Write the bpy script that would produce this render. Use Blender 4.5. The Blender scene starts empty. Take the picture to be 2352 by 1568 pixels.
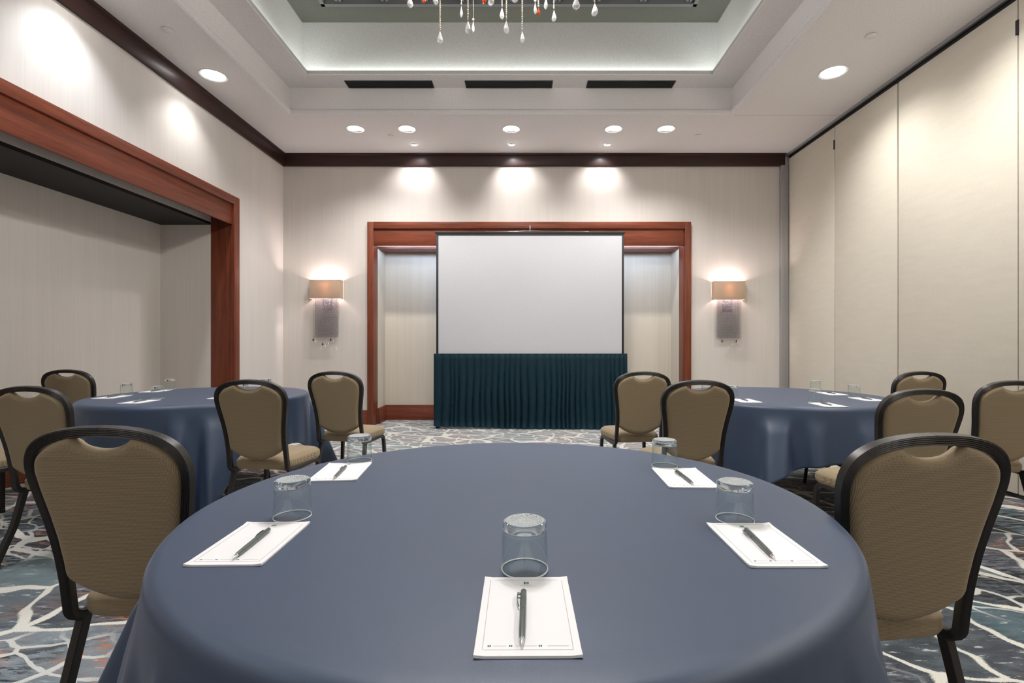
import bpy, bmesh, math, random
from mathutils import Vector, Matrix
PI = math.pi
R_ = math.radians
sc = bpy.context.scene
COL = sc.collection
rnd = random.Random(7)

# ------------------------------------------------------------------ helpers
class MB:
    """collects shapes, then links them as ONE mesh object"""
    def __init__(self):
        self.v = []; self.f = []; self.m = []
    def add(self, vs, fs, mat=0, xf=None):
        o = len(self.v)
        for p in vs:
            p = Vector(p)
            self.v.append(xf @ p if xf is not None else p)
        for q in fs:
            self.f.append([i + o for i in q]); self.m.append(mat)
        return self
    def box(self, x0, x1, y0, y1, z0, z1, mat=0, bev=0.0, seg=2, xf=None):
        bm = bmesh.new()
        bmesh.ops.create_cube(bm, size=1)
        for v in bm.verts:
            v.co = Vector(((x0+x1)/2 + v.co.x*(x1-x0), (y0+y1)/2 + v.co.y*(y1-y0), (z0+z1)/2 + v.co.z*(z1-z0)))
        if bev > 0:
            bmesh.ops.bevel(bm, geom=bm.edges[:], offset=bev, segments=seg, profile=0.5, affect='EDGES')
        bm.verts.index_update()
        self.add([v.co.copy() for v in bm.verts], [[v.index for v in f.verts] for f in bm.faces], mat, xf)
        bm.free()
        return self
    def lathe(self, prof, seg=32, mat=0, xf=None, closed=False):
        """prof: list of (r, z)"""
        vs = []; fs = []; idx = []
        for r, z in prof:
            if r < 1e-6:
                idx.append([len(vs)]); vs.append((0, 0, z))
            else:
                row = []
                for k in range(seg):
                    a = 2*PI*k/seg
                    row.append(len(vs)); vs.append((r*math.cos(a), r*math.sin(a), z))
                idx.append(row)
        n = len(idx)
        for i in range(n if closed else n-1):
            A, B = idx[i], idx[(i+1) % n]
            for k in range(seg):
                k2 = (k+1) % seg
                q = []
                q.append(A[k % len(A)])
                if len(A) > 1: q.append(A[k2])
                if len(B) > 1: q.append(B[k2])
                q.append(B[k % len(B)])
                if len(set(q)) >= 3: fs.append(q)
        return self.add(vs, fs, mat, xf)
    def sweep(self, path, prof, B0, mat=0, caps=True, xf=None, scale=None):
        """sweep a closed 2D profile [(n, b)] along path, parallel transport from the first point"""
        P = [Vector(p) for p in path]
        n = len(P); T = []
        for i in range(n):
            a = P[max(i-1, 0)]; b = P[min(i+1, n-1)]
            T.append((b-a).normalized())
        B = Vector(B0); B = (B - T[0]*B.dot(T[0])).normalized()
        vs = []; fs = []; m = len(prof)
        for i in range(n):
            if i > 0:
                q = T[i-1].rotation_difference(T[i])
                B = q @ B
                B = (B - T[i]*B.dot(T[i])).normalized()
            N = T[i].cross(B)
            s = scale[i] if scale else 1.0
            for (pn, pb) in prof:
                vs.append(P[i] + N*pn*s + B*pb*s)
        for i in range(n-1):
            for k in range(m):
                k2 = (k+1) % m
                fs.append([i*m+k, i*m+k2, (i+1)*m+k2, (i+1)*m+k])
        if caps:
            fs.append(list(range(m))[::-1]); fs.append([(n-1)*m+k for k in range(m)])
        return self.add(vs, fs, mat, xf)
    def tube(self, path, r, seg=10, mat=0, B0=(0.13, 0.21, 0.97), xf=None):
        return self.sweep(path, [(r*math.cos(2*PI*k/seg), r*math.sin(2*PI*k/seg)) for k in range(seg)], B0, mat, True, xf)
    def build(self, name, mats, parent=None, sharp=38, loc=None):
        me = bpy.data.meshes.new(name)
        me.from_pydata([tuple(p) for p in self.v], [], self.f)
        for m in (mats if isinstance(mats, (list, tuple)) else [mats]): me.materials.append(m)
        me.polygons.foreach_set('material_index', self.m)
        me.validate()
        bm = bmesh.new(); bm.from_mesh(me)
        bmesh.ops.recalc_face_normals(bm, faces=bm.faces[:])
        bm.to_mesh(me); bm.free()
        me.polygons.foreach_set('use_smooth', [True]*len(me.polygons))
        me.set_sharp_from_angle(angle=R_(sharp))
        o = bpy.data.objects.new(name, me)
        COL.objects.link(o)
        if parent is not None: o.parent = parent
        if loc is not None: o.location = loc
        return o

def tag(o, label=None, cat=None, group=None, kind=None):
    if label: o['label'] = label
    if cat: o['category'] = cat
    if group: o['group'] = group
    if kind: o['kind'] = kind
    return o
def empty(name, loc=(0, 0, 0), rz=0.0):
    o = bpy.data.objects.new(name, None)
    o.empty_display_size = 0.1
    COL.objects.link(o); o.location = loc; o.rotation_euler = (0, 0, rz)
    return o
def copy_tree(o, parent=None):
    c = o.copy(); COL.objects.link(c)
    if parent is not None: c.parent = parent
    for ch in list(o.children): copy_tree(ch, c)
    return c
def structure(o): o['kind'] = 'structure'; return o
def smooth(a, b, x):
    t = max(0.0, min(1.0, (x-a)/(b-a))); return t*t*(3-2*t)
def catmull(pts, n=8):
    P = [Vector(p) for p in pts]; out = []
    for i in range(len(P)-1):
        p0 = P[i-1] if i > 0 else P[0]*2 - P[1]
        p1, p2 = P[i], P[i+1]
        p3 = P[i+2] if i+2 < len(P) else P[-1]*2 - P[-2]
        for k in range(n):
            t = k/n
            out.append(0.5*((2*p1) + (p2-p0)*t + (2*p0-5*p1+4*p2-p3)*t*t + (3*p1-p0-3*p2+p3)*t**3))
    out.append(P[-1]); return out

# ------------------------------------------------------------------ materials
class N:
    def __init__(self, name):
        self.mat = bpy.data.materials.new(name); self.mat.use_nodes = True
        self.t = self.mat.node_tree; self.n = self.t.nodes; self.l = self.t.links
        self.b = self.n['Principled BSDF']; self.out = self.n['Material Output']
    def new(self, ty, **kw):
        x = self.n.new(ty)
        for k, v in kw.items():
            if k.startswith('i_'): x.inputs[k[2:].replace('_', ' ')].default_value = v
            else: setattr(x, k, v)
        return x
    def link(self, a, b): self.l.new(a, b)
    def coords(self, scale=(1, 1, 1), rot=(0, 0, 0), kind='Object'):
        tc = self.new('ShaderNodeTexCoord'); mp = self.new('ShaderNodeMapping')
        mp.inputs['Scale'].default_value = scale; mp.inputs['Rotation'].default_value = rot
        self.link(tc.outputs[kind], mp.inputs['Vector']); return mp.outputs['Vector']
    def noise(self, vec, scale=5, detail=3, rough=0.5):
        x = self.new('ShaderNodeTexNoise'); x.inputs['Scale'].default_value = scale
        x.inputs['Detail'].default_value = detail; x.inputs['Roughness'].default_value = rough
        if vec is not None: self.link(vec, x.inputs['Vector'])
        return x
    def ramp(self, fac, stops, interp='LINEAR'):
        r = self.new('ShaderNodeValToRGB'); r.color_ramp.interpolation = interp
        e = r.color_ramp.elements
        while len(e) < len(stops): e.new(0.5)
        for q, (p, c) in zip(e, stops):
            q.position = p; q.color = (*c, 1) if len(c) == 3 else c
        self.link(fac, r.inputs['Fac']); return r.outputs['Color']
    def math(self, op, a, b=None, c=None, clamp=False):
        m = self.new('ShaderNodeMath', operation=op); m.use_clamp = clamp
        for i, x in enumerate((a, b, c)):
            if x is None: continue
            if isinstance(x, (int, float)): m.inputs[i].default_value = x
            else: self.link(x, m.inputs[i])
        return m.outputs[0]
    def mix(self, fac, a, b, blend='MIX'):
        m = self.new('ShaderNodeMix', data_type='RGBA', blend_type=blend)
        for i, x in ((0, fac), (6, a), (7, b)):
            if isinstance(x, (int, float)): m.inputs[i].default_value = x
            elif isinstance(x, tuple): m.inputs[i].default_value = (*x, 1)
            else: self.link(x, m.inputs[i])
        return m.outputs[2]
    def bump(self, h, strength=0.2, dist=0.002):
        b = self.new('ShaderNodeBump'); b.inputs['Strength'].default_value = strength
        b.inputs['Distance'].default_value = dist
        self.link(h, b.inputs['Height']); self.link(b.outputs['Normal'], self.b.inputs['Normal'])
    def set(self, **kw):
        for k, v in kw.items():
            k = k.replace('_', ' ')
            if isinstance(v, tuple) and len(v) == 3: v = (*v, 1)
            self.b.inputs[k].default_value = v
        return self

def plain(name, col, rough=0.5, metal=0.0, **kw):
    n = N(name); v = n.coords((30, 30, 30)); t = n.noise(v, 3, 2)
    c = n.ramp(t.outputs['Fac'], [(0.3, tuple(x*0.93 for x in col)), (0.7, tuple(min(1, x*1.07) for x in col))])
    n.link(c, n.b.inputs['Base Color']); n.set(Roughness=rough, Metallic=metal, **kw); return n.mat
def streaky(name, col, sc1, sc2, contrast=0.07, rough=0.85, bump=0.15):
    n = N(name)
    a = n.noise(n.coords(sc1), 1, 3, 0.6); b = n.noise(n.coords(sc2), 1, 2, 0.5)
    f = n.math('ADD', n.math('MULTIPLY', a.outputs['Fac'], 0.6), n.math('MULTIPLY', b.outputs['Fac'], 0.4))
    c = n.ramp(f, [(0.3, tuple(x*(1-contrast) for x in col)), (0.7, tuple(x*(1+contrast) for x in col))])
    n.link(c, n.b.inputs['Base Color']); n.set(Roughness=rough); n.b.inputs['Specular IOR Level'].default_value = 0.2
    n.bump(a.outputs['Fac'], bump, 0.002); return n.mat
def wood(name, dark, light, along='X', rough=0.4):
    n = N(name)
    s = {'X': (1.2, 22, 22), 'Y': (22, 1.2, 22), 'Z': (22, 22, 1.2)}[along]
    v = n.coords(s); w = n.noise(v, 1.3, 6, 0.62); fine = n.noise(n.coords(tuple(x*5 for x in s)), 1, 2)
    cl = n.noise(n.coords((1.3, 1.3, 1.3)), 1, 2)
    f = n.math('ADD', n.math('MULTIPLY', w.outputs['Fac'], 0.6), n.math('MULTIPLY', fine.outputs['Fac'], 0.2))
    f = n.math('ADD', f, n.math('MULTIPLY', cl.outputs['Fac'], 0.2))
    c = n.ramp(f, [(0.33, dark), (0.66, light)])
    n.link(c, n.b.inputs['Base Color']); n.set(Roughness=rough); n.b.inputs['Specular IOR Level'].default_value = 0.3; n.b.inputs['Coat Weight'].default_value = 0.08
    n.b.inputs['Coat Roughness'].default_value = 0.2
    n.bump(fine.outputs['Fac'], 0.05, 0.001); return n.mat
def emit(name, col, strength):
    n = N(name); n.set(Base_Color=col); n.b.inputs['Emission Color'].default_value = (*col, 1)
    n.b.inputs['Emission Strength'].default_value = strength; return n.mat
def glass(name, col=(1, 1, 1), rough=0.0, ior=1.47, bump=None):
    n = N(name); n.set(Base_Color=col, Roughness=rough, IOR=ior); n.b.inputs['Transmission Weight'].default_value = 1.0
    if bump:
        v = n.new('ShaderNodeTexVoronoi'); v.inputs['Scale'].default_value = bump
        n.link(n.coords(), v.inputs['Vector']); n.bump(v.outputs['Distance'], 0.9, 0.003)
    return n.mat

def cloth_mat(name, col, sheen, tint, rough=0.5, spec=0.5):
    n = N(name)
    a = n.noise(n.coords((420, 420, 420)), 1, 1); b = n.noise(n.coords((2.2, 2.2, 2.2)), 1, 3)
    c = n.ramp(b.outputs['Fac'], [(0.3, tuple(x*0.93 for x in col)), (0.7, tuple(x*1.07 for x in col))])
    n.link(c, n.b.inputs['Base Color']); n.set(Roughness=rough)
    n.b.inputs['Specular IOR Level'].default_value = spec
    n.b.inputs['Sheen Weight'].default_value = sheen; n.b.inputs['Sheen Roughness'].default_value = 0.32
    n.b.inputs['Sheen Tint'].default_value = (*tint, 1)
    n.bump(a.outputs['Fac'], 0.12, 0.0006); return n.mat

def weave_mat(name, c0, c1, scale=260):
    n = N(name)
    tc = n.new('ShaderNodeTexCoord'); sp = n.new('ShaderNodeSeparateXYZ'); n.link(tc.outputs['Object'], sp.inputs[0])
    yz = n.math('ADD', sp.outputs['Y'], sp.outputs['Z'])
    s1 = n.math('SINE', n.math('MULTIPLY', n.math('ADD', sp.outputs['X'], yz), scale*2.2))
    s2 = n.math('SINE', n.math('MULTIPLY', n.math('SUBTRACT', sp.outputs['X'], yz), scale*2.2))
    w = n.math('ADD', n.math('MULTIPLY', n.math('MULTIPLY', s1, s2), 0.5), 0.5)
    nz = n.noise(n.coords((3, 3, 3)), 1, 2)
    c = n.ramp(w, [(0.12, c0), (0.75, c1)])
    c = n.mix(n.math('MULTIPLY', nz.outputs['Fac'], 0.25), c, tuple(x*0.8 for x in c1))
    n.link(c, n.b.inputs['Base Color']); n.set(Roughness=0.75); n.b.inputs['Specular IOR Level'].default_value = 0.3
    n.b.inputs['Sheen Weight'].default_value = 0.12
    n.bump(w, 0.35, 0.001); return n.mat

def carpet_mat():
    n = N('carpet')
    def vor(scale, warp, wscale, rot, feature):
        base = n.coords((1, 1, 1), (0, 0, R_(rot)))
        wn = n.noise(base, wscale, 3, 0.6)
        off = n.new('ShaderNodeVectorMath', operation='SUBTRACT'); n.link(wn.outputs['Color'], off.inputs[0]); off.inputs[1].default_value = (.5, .5, .5)
        osc = n.new('ShaderNodeVectorMath', operation='SCALE'); n.link(off.outputs[0], osc.inputs[0]); osc.inputs['Scale'].default_value = warp
        add = n.new('ShaderNodeVectorMath', operation='ADD'); n.link(base, add.inputs[0]); n.link(osc.outputs[0], add.inputs[1])
        mp = n.new('ShaderNodeMapping'); mp.inputs['Scale'].default_value = scale; n.link(add.outputs[0], mp.inputs['Vector'])
        out = []
        for f in feature:
            v = n.new('ShaderNodeTexVoronoi', feature=f, voronoi_dimensions='2D'); v.inputs['Scale'].default_value = 1.0
            n.link(mp.outputs[0], v.inputs['Vector']); out.append(v)
        return out
    def step(x, lo, gain): return n.math('MULTIPLY', n.math('SUBTRACT', x, lo), gain, clamp=True)
    ve, vc = vor((1.8, 3.0, 1), .50, 1.2, 28, ('DISTANCE_TO_EDGE', 'F1'))
    cs = n.new('ShaderNodeSeparateXYZ'); n.link(vc.outputs['Color'], cs.inputs[0])
    cell = n.ramp(cs.outputs['X'], [(0.0, (.045, .053, .066)), (0.20, (.10, .125, .145)), (0.36, (.06, .115, .135)),
                                   (0.50, (.035, .045, .056)), (0.68, (.22, .26, .29)), (0.76, (.10, .105, .125)), (0.92, (.15, .21, .23))], 'CONSTANT')
    mot = n.noise(n.coords((6, 15, 1), (0, 0, R_(20))), 1, 5, 0.7)
    cell = n.mix(step(mot.outputs['Fac'], .42, 3.2), cell, (.12, .145, .165))
    # brush flecks, dark, pale and orange, stretched along one direction
    st = n.noise(n.coords((9, 38, 1), (0, 0, R_(24))), 1, 4, 0.7)
    gate = n.noise(n.coords((1.5, 1.7, 1)), 1, 2)
    gd = step(gate.outputs['Fac'], .44, 10)
    dk = n.math('MULTIPLY', step(st.outputs['Fac'], .50, 26), gd)
    col = n.mix(dk, cell, (.016, .018, .023))
    st2 = n.noise(n.coords((11, 50, 1), (0.0, 0.0, R_(26))), 1.1, 4, 0.7)
    gate2 = n.noise(n.coords((1.1, 1.3, 1), (0, 0, 1.3)), 1.3, 1)
    orr = n.math('MULTIPLY', step(st2.outputs['Fac'], .53, 26), step(gate2.outputs['Fac'], .49, 12))
    col = n.mix(orr, col, (.46, .17, .075))
    lt = n.math('MULTIPLY', n.math('MULTIPLY', n.math('SUBTRACT', 0.40, st.outputs['Fac']), 18, clamp=True), n.math('SUBTRACT', 1.0, n.math('MULTIPLY', gd, .55)))
    col = n.mix(n.math('MULTIPLY', lt, 0.85), col, (.50, .52, .52))
    # fine pale net in some areas
    vf, = vor((4.6, 8.5, 1), .16, 3.0, 20, ('DISTANCE_TO_EDGE',))
    tcp = n.new('ShaderNodeTexCoord'); spp = n.new('ShaderNodeSeparateXYZ'); n.link(tcp.outputs['Object'], spp.inputs[0])
    far = step(n.math('ADD', spp.outputs['Y'], n.math('MULTIPLY', gate.outputs['Fac'], 2.0)), 5.6, 1.2)    # paler before the back wall, the brighter light there put into the colour
    col = n.mix(n.math('MULTIPLY', far, .5), col, (.40, .42, .43))
    gate3 = n.noise(n.coords((.9, .9, 1), (0, 0, .6)), 1, 2)
    fine = n.math('MULTIPLY', n.math('MULTIPLY', n.math('SUBTRACT', .075, vf.outputs['Distance']), 40, clamp=True), n.math('MAXIMUM', step(gate3.outputs['Fac'], .49, 12), far))
    col = n.mix(fine, col, (.60, .60, .57))
    # cream veins, their width wandering
    wv = n.noise(n.coords((1.6, 1.6, 1)), 1, 2)
    width = n.math('ADD', 0.026, n.math('MULTIPLY', n.math('SUBTRACT', wv.outputs['Fac'], 0.40), 0.26, clamp=True))
    fz = n.noise(n.coords((150, 150, 1)), 1, 1)
    ed = n.math('ADD', ve.outputs['Distance'], n.math('MULTIPLY', n.math('SUBTRACT', fz.outputs['Fac'], 0.5), 0.03))
    vein = n.math('MULTIPLY', n.math('SUBTRACT', width, ed), 60, clamp=True)
    col = n.mix(vein, col, (.68, .665, .60))
    pile = n.noise(n.coords((330, 330, 1)), 1, 1)
    col = n.mix(0.45, col, n.ramp(pile.outputs['Fac'], [(0.3, (.35, .35, .35)), (0.7, (1.15, 1.15, 1.15))]), 'MULTIPLY')
    n.link(col, n.b.inputs['Base Color']); n.set(Roughness=0.95); n.b.inputs['Specular IOR Level'].default_value = 0.1
    n.b.inputs['Sheen Weight'].default_value = 0.15
    n.bump(pile.outputs['Fac'], 0.5, 0.004)
    return n.mat

M = {}
M['wall'] = streaky('wall_linen', (.66, .615, .57), (70, 70, 1.2), (9, 9, .5), .05)
M['wall_left'] = streaky('wall_linen_pale', (.67, .635, .60), (70, 70, 1.2), (9, 9, .5), .05)
M['alcove'] = streaky('alcove_linen', (.69, .645, .60), (60, 60, 1.0), (14, 14, .3), .05)
M['niche'] = streaky('niche_linen', (.70, .635, .53), (60, 60, 1.0), (14, 14, .3), .05)
M['partition'] = streaky('partition_fabric', (.69, .645, .55), (40, 40, 160), (4, 4, 20), .05)
M['ceiling'] = plain('ceiling_paint', (.82, .795, .79), .9)
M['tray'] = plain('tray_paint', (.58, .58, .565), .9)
M['tray_top'] = plain('tray_top_olive', (.105, .105, .088), .9)  # one even dark olive-grey over the tray top
M['carpet'] = carpet_mat()
dk, lt = (.085, .021, .011), (.245, .060, .026)
M['wood_x'] = wood('cherry_wood_x', dk, lt, 'X'); M['wood_y'] = wood('cherry_wood_y', dk, lt, 'Y'); M['wood_z'] = wood('cherry_wood_z', dk, lt, 'Z')
cd, cl_ = (.022, .009, .008), (.048, .019, .015)  # crown wood darkened, the shade under the ceiling put into its colour
M['crown_x'] = wood('shaded_cherry_x', cd, cl_, 'X'); M['crown_y'] = wood('shaded_cherry_y', cd, cl_, 'Y')
M['soffit_shade'] = plain('soffit_shade', (.006, .005, .005), .6)  # near-black stands in for shade on the unlit alcove soffit
M['metal'] = plain('bronze_frame', (.045, .042, .040), .38, .55)
M['fabric'] = weave_mat('basket_weave', (.13, .098, .056), (.38, .295, .182), 430)
M['navy'] = cloth_mat('navy_cloth', (.021, .044, .092), .22, (.74, .79, 1.0), .50, .80)
M['teal'] = cloth_mat('teal_skirt', (.004, .023, .036), .05, (.5, .8, .9), .6, .2)
M['screen'] = plain('screen_white', (.56, .565, .59), .6)
M['black'] = plain('black_vinyl', (.012, .013, .016), .5)
M['black_vent'] = plain('vent_black', (.012, .015, .018), .6)
M['alu'] = plain('aluminium', (.42, .42, .43), .4, .6)
M['white'] = plain('white_trim', (.78, .78, .77), .45)
M['chrome'] = plain('chrome', (.7, .71, .72), .15, 1.0)
M['paper'] = N('paper').set(Base_Color=(.82, .81, .82), Roughness=.7).mat
M['print_grey'] = plain('print_grey', (.42, .42, .43), .8)
M['print_red'] = plain('print_red', (.62, .42, .40), .8)
M['print_green'] = plain('print_green', (.02, .20, .15), .8)
M['pen'] = N('pen_grey').set(Base_Color=(.15, .175, .17), Roughness=.3, Metallic=.6).mat
def thin_glass(name, gloss, white, tint=(.97, .99, .985), rough=.02, bump=None):
    """clear table glass: passes light straight, mirrors at grazing edges, white share paints highlights on rim and base"""
    n = N(name)
    tr = n.new('ShaderNodeBsdfTransparent'); tr.inputs[0].default_value = (*tint, 1)
    gl = n.new('ShaderNodeBsdfGlossy'); gl.inputs['Roughness'].default_value = rough
    lw = n.new('ShaderNodeLayerWeight'); lw.inputs['Blend'].default_value = .5
    f = n.math('ADD', n.math('MULTIPLY', n.math('POWER', lw.outputs['Facing'], 3.2), gloss), .03, clamp=True)
    m1 = n.new('ShaderNodeMixShader'); n.link(f, m1.inputs[0]); n.link(tr.outputs[0], m1.inputs[1]); n.link(gl.outputs[0], m1.inputs[2])
    n.set(Base_Color=(.86, .90, .89), Roughness=.15)
    m2 = n.new('ShaderNodeMixShader'); m2.inputs[0].default_value = white
    n.link(m1.outputs[0], m2.inputs[1]); n.link(n.b.outputs[0], m2.inputs[2]); n.link(m2.outputs[0], n.out.inputs['Surface'])
    if bump:
        v = n.new('ShaderNodeTexVoronoi'); v.inputs['Scale'].default_value = bump; n.link(n.coords(), v.inputs['Vector'])
        bp_ = n.new('ShaderNodeBump'); bp_.inputs['Strength'].default_value = 1.0; bp_.inputs['Distance'].default_value = .004
        n.link(v.outputs['Distance'], bp_.inputs['Height'])
        for q in (gl, n.b, lw): n.link(bp_.outputs[0], q.inputs['Normal'])
    return n.mat
M['glass'] = thin_glass('tumbler_glass', .5, .008)
M['glass_rim'] = thin_glass('tumbler_rim', .9, .92)  # white body colour paints in the rim's highlight
M['glass_base'] = thin_glass('tumbler_base', 1.0, .60, (.92, .97, .96), .08, 300)  # white share paints the sparkle of the base
M['glass_foot'] = glass('tumbler_foot', (.93, .985, .975), 0.0, 1.47)
M['crystal'] = glass('crystal', (1, 1, 1), 0.03, 1.6); M['crystal'].node_tree.nodes['Principled BSDF'].inputs['Transmission Weight'].default_value = .55
M['orange'] = glass('orange_crystal', (.9, .14, .03), 0.02, 1.5); M['orange'].node_tree.nodes['Principled BSDF'].inputs['Transmission Weight'].default_value = .4
M['amber'] = plain('amber_drop', (.10, .055, .018), .15)
M['bead'] = plain('bead', (.46, .44, .47), .10, .85)
M['pearl'] = plain('pearl_bead', (.78, .70, .58), .2, .3)
M['table_top'] = plain('table_laminate', (.30, .24, .17), .5)
M['lens'] = emit('lamp_lens', (1.0, .97, .95), 9.0)
M['lens_cool'] = emit('lamp_lens_cool', (.95, .95, 1.0), 9.0)
M['led'] = emit('led_strip', (.80, .86, 1.0), 7.0)
M['bulb'] = emit('warm_bulb', (1.0, .84, .62), 14.0)
def shade_mat():
    n = N('lamp_shade_fabric')
    a = n.noise(n.coords((240, 240, 240)), 1, 1)
    c = n.ramp(a.outputs['Fac'], [(0.3, (.54, .40, .29)), (0.7, (.60, .45, .33))])
    n.link(c, n.b.inputs['Base Color']); n.set(Roughness=.9)
    tr = n.new('ShaderNodeBsdfTranslucent'); tr.inputs['Color'].default_value = (.50, .30, .18, 1)
    mx = n.new('ShaderNodeMixShader'); mx.inputs[0].default_value = 0.12
    n.link(n.b.outputs[0], mx.inputs[1]); n.link(tr.outputs[0], mx.inputs[2]); n.link(mx.outputs[0], n.out.inputs['Surface'])
    return n.mat
M['shade'] = shade_mat()

# ------------------------------------------------------------------ the room
XL, XR, YB, YF = -3.37, 3.68, 7.0, -4.2     # left wall, partition, back wall, wall behind the camera
H = 3.80                                     # soffit height
ND0, ND1, NX0, NX1 = 7.2, 7.59, -2.105, 2.224   # niche
AX, AJ, AY0, AY1 = -4.18, -3.60, 0.8, 5.75      # alcove
HS = 2.52

b = MB(); b.box(-4.4, 3.95, YF-.1, 7.8, -.1, 0)
structure(b.build('floor', M['carpet']))

# tray ceiling: soffit ring, first riser, ledge, second riser, top
ox0, ox1, oy0, oy1 = -2.72, 2.41, -2.2, 5.80
ix0, ix1, iy0, iy1 = -2.394, 2.077, -1.9, 5.517
Z1, Z2 = 4.115, 4.75; CV = .09
b = MB()
def ring(mb, X0, X1, Y0, Y1, x0, x1, y0, y1, z0, z1, mat=0):
    mb.box(X0, x0, Y0, Y1, z0, z1, mat); mb.box(x1, X1, Y0, Y1, z0, z1, mat)
    mb.box(x0, x1, Y0, y0, z0, z1, mat); mb.box(x0, x1, y1, Y1, z0, z1, mat)
ring(b, XL-.15, 3.95, YF-.1, YB+.1, ox0, ox1, oy0, oy1, H, Z1, 0)
ring(b, ox0-.02, ox1+.02, oy0-.02, oy1+.02, ix0, ix1, iy0, iy1, Z1, Z1+.012, 0)
ring(b, ix0-.016, ix1+.016, iy0-.016, iy1+.016, ix0, ix1, iy0, iy1, Z1+.012, Z1+.050, 1)
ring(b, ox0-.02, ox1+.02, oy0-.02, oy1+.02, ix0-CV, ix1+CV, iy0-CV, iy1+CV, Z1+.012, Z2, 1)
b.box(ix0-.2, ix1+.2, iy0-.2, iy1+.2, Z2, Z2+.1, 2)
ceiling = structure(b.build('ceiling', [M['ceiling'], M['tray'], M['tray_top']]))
# rolled lip round the opening
b = MB()
lip = [(0, -.002), (.012, -.004), (.028, .004), (.036, .020), (.033, .044), (.018, .062), (0, .066)]
def prism(mb, prof, p0, p1, inward, mat=0):
    """extrude profile [(out, up)] from p0 to p1; inward = unit vector of 'out'"""
    p0, p1, w = Vector(p0), Vector(p1), Vector(inward); m = len(prof)
    vs = [p0 + w*a + Vector((0, 0, c)) for a, c in prof] + [p1 + w*a + Vector((0, 0, c)) for a, c in prof]
    fs = [[k, (k+1) % m, m+(k+1) % m, m+k] for k in range(m)] + [list(range(m)), list(range(m, 2*m))]
    mb.add(vs, fs, mat)
prism(b, lip, (ox0, oy1, H), (ox1, oy1, H), (0, -1, 0)); prism(b, lip, (ox0, oy0, H), (ox1, oy0, H), (0, 1, 0))
prism(b, lip, (ox0, oy0, H), (ox0, oy1, H), (1, 0, 0)); prism(b, lip, (ox1, oy0, H), (ox1, oy1, H), (-1, 0, 0))
structure(b.build('trim_1', M['ceiling']))

# back wall with the niche cut out
b = MB()
b.box(XL-.15, NX0-.01, YB, YB+.1, 0, H); b.box(NX1+.01, 3.95, YB, YB+.1, 0, H); b.box(NX0-.01, NX1+.01, YB, YB+.1, 2.80, H)
structure(b.build('wall_back', M['wall']))
b = MB()
b.box(NX0-.1, NX1+.1, ND1, ND1+.1, 0, 3.0)
b.box(NX0-.1, NX0, ND0, ND1, 0, 3.0); b.box(NX1, NX1+.1, ND0, ND1, 0, 3.0)
b.box(NX0, NX1, ND0, ND0+.03, HS+.03, 2.80)
b.box(NX0-.1, NX1+.1, YB+.02, ND0+.03, 2.80, 2.9)
structure(b.build('wall_niche', M['niche']))
b = MB(); b.box(NX0, NX1, ND0, ND1, HS, HS+.03, 0, .004)
structure(b.build('trim_2', M['wood_x']))     # niche soffit board

# left wall with the alcove cut out
b = MB()
b.box(XL-.1, XL, YF-.1, AY0, 0, H); b.box(XL-.1, XL, AY1+.05, YB+.1, 0, H); b.box(XL-.1, XL, AY0, AY1+.05, 2.81, H)
structure(b.build('wall_left', M['wall_left']))
b = MB()
b.box(AX-.1, AX, AY0-.1, AY1+.1, 0, 3.0)
b.box(AX, AJ, AY1, AY1+.1, 0, 3.0); b.box(AX, AJ, AY0-.1, AY0, 0, 3.0)
b.box(AJ-.03, AJ, AY0, AY1, HS+.03, 2.80); b.box(AJ-.03, XL-.1, AY0-.1, AY1+.1, 2.80, 2.9)
structure(b.build('wall_alcove', M['alcove']))
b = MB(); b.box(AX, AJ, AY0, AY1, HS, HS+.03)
structure(b.build('trim_3', M['soffit_shade']))
b = MB(); b.box(XL-.1, 3.95, YF-.1, YF, 0, H)
structure(b.build('wall_front', M['wall']))

# timber surround of the niche: casing, fascia, jambs (two casing legs and a head, plain rectangular section)
def bevbox(mb, *a, bev=.004, mat=0): mb.box(*a, mat, bev)
cx0, cx1 = NX0-.075, NX1+.095
b = MB()
bevbox(b, cx0, NX0+.012, YB-.05, YB, 0, 2.846, mat=1); bevbox(b, NX1+.010, cx1, YB-.05, YB, 0, 2.846, mat=1)
bevbox(b, NX0+.012, NX1+.010, YB-.05, YB, 2.752, 2.846)
bevbox(b, NX0+.002, NX1-.002, YB-.026, YB+.004, HS, 2.756)
bevbox(b, NX0-.06, NX0, YB-.01, ND0, 0, 2.80, mat=1); bevbox(b, NX1, NX1+.06, YB-.01, ND0, 0, 2.80, mat=1)
structure(b.build('trim_4', [M['wood_x'], M['wood_z']]))
# timber surround of the alcove
b = MB()
bevbox(b, XL, XL+.05, AY1-.012, AY1+.095, 0, 2.846, mat=1); bevbox(b, XL, XL+.05, AY0-.095, AY0+.012, 0, 2.846, mat=1)
bevbox(b, XL, XL+.05, AY0+.012, AY1-.012, 2.752, 2.846)
bevbox(b, XL-.004, XL+.026, AY0+.002, AY1-.002, HS, 2.756)
bevbox(b, AJ+.0, XL+.01, AY1, AY1+.06, 0, 2.80, mat=1); bevbox(b, AJ+.0, XL+.01, AY0-.06, AY0, 0, 2.80, mat=1)
structure(b.build('trim_5', [M['wood_y'], M['wood_z']]))

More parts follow.
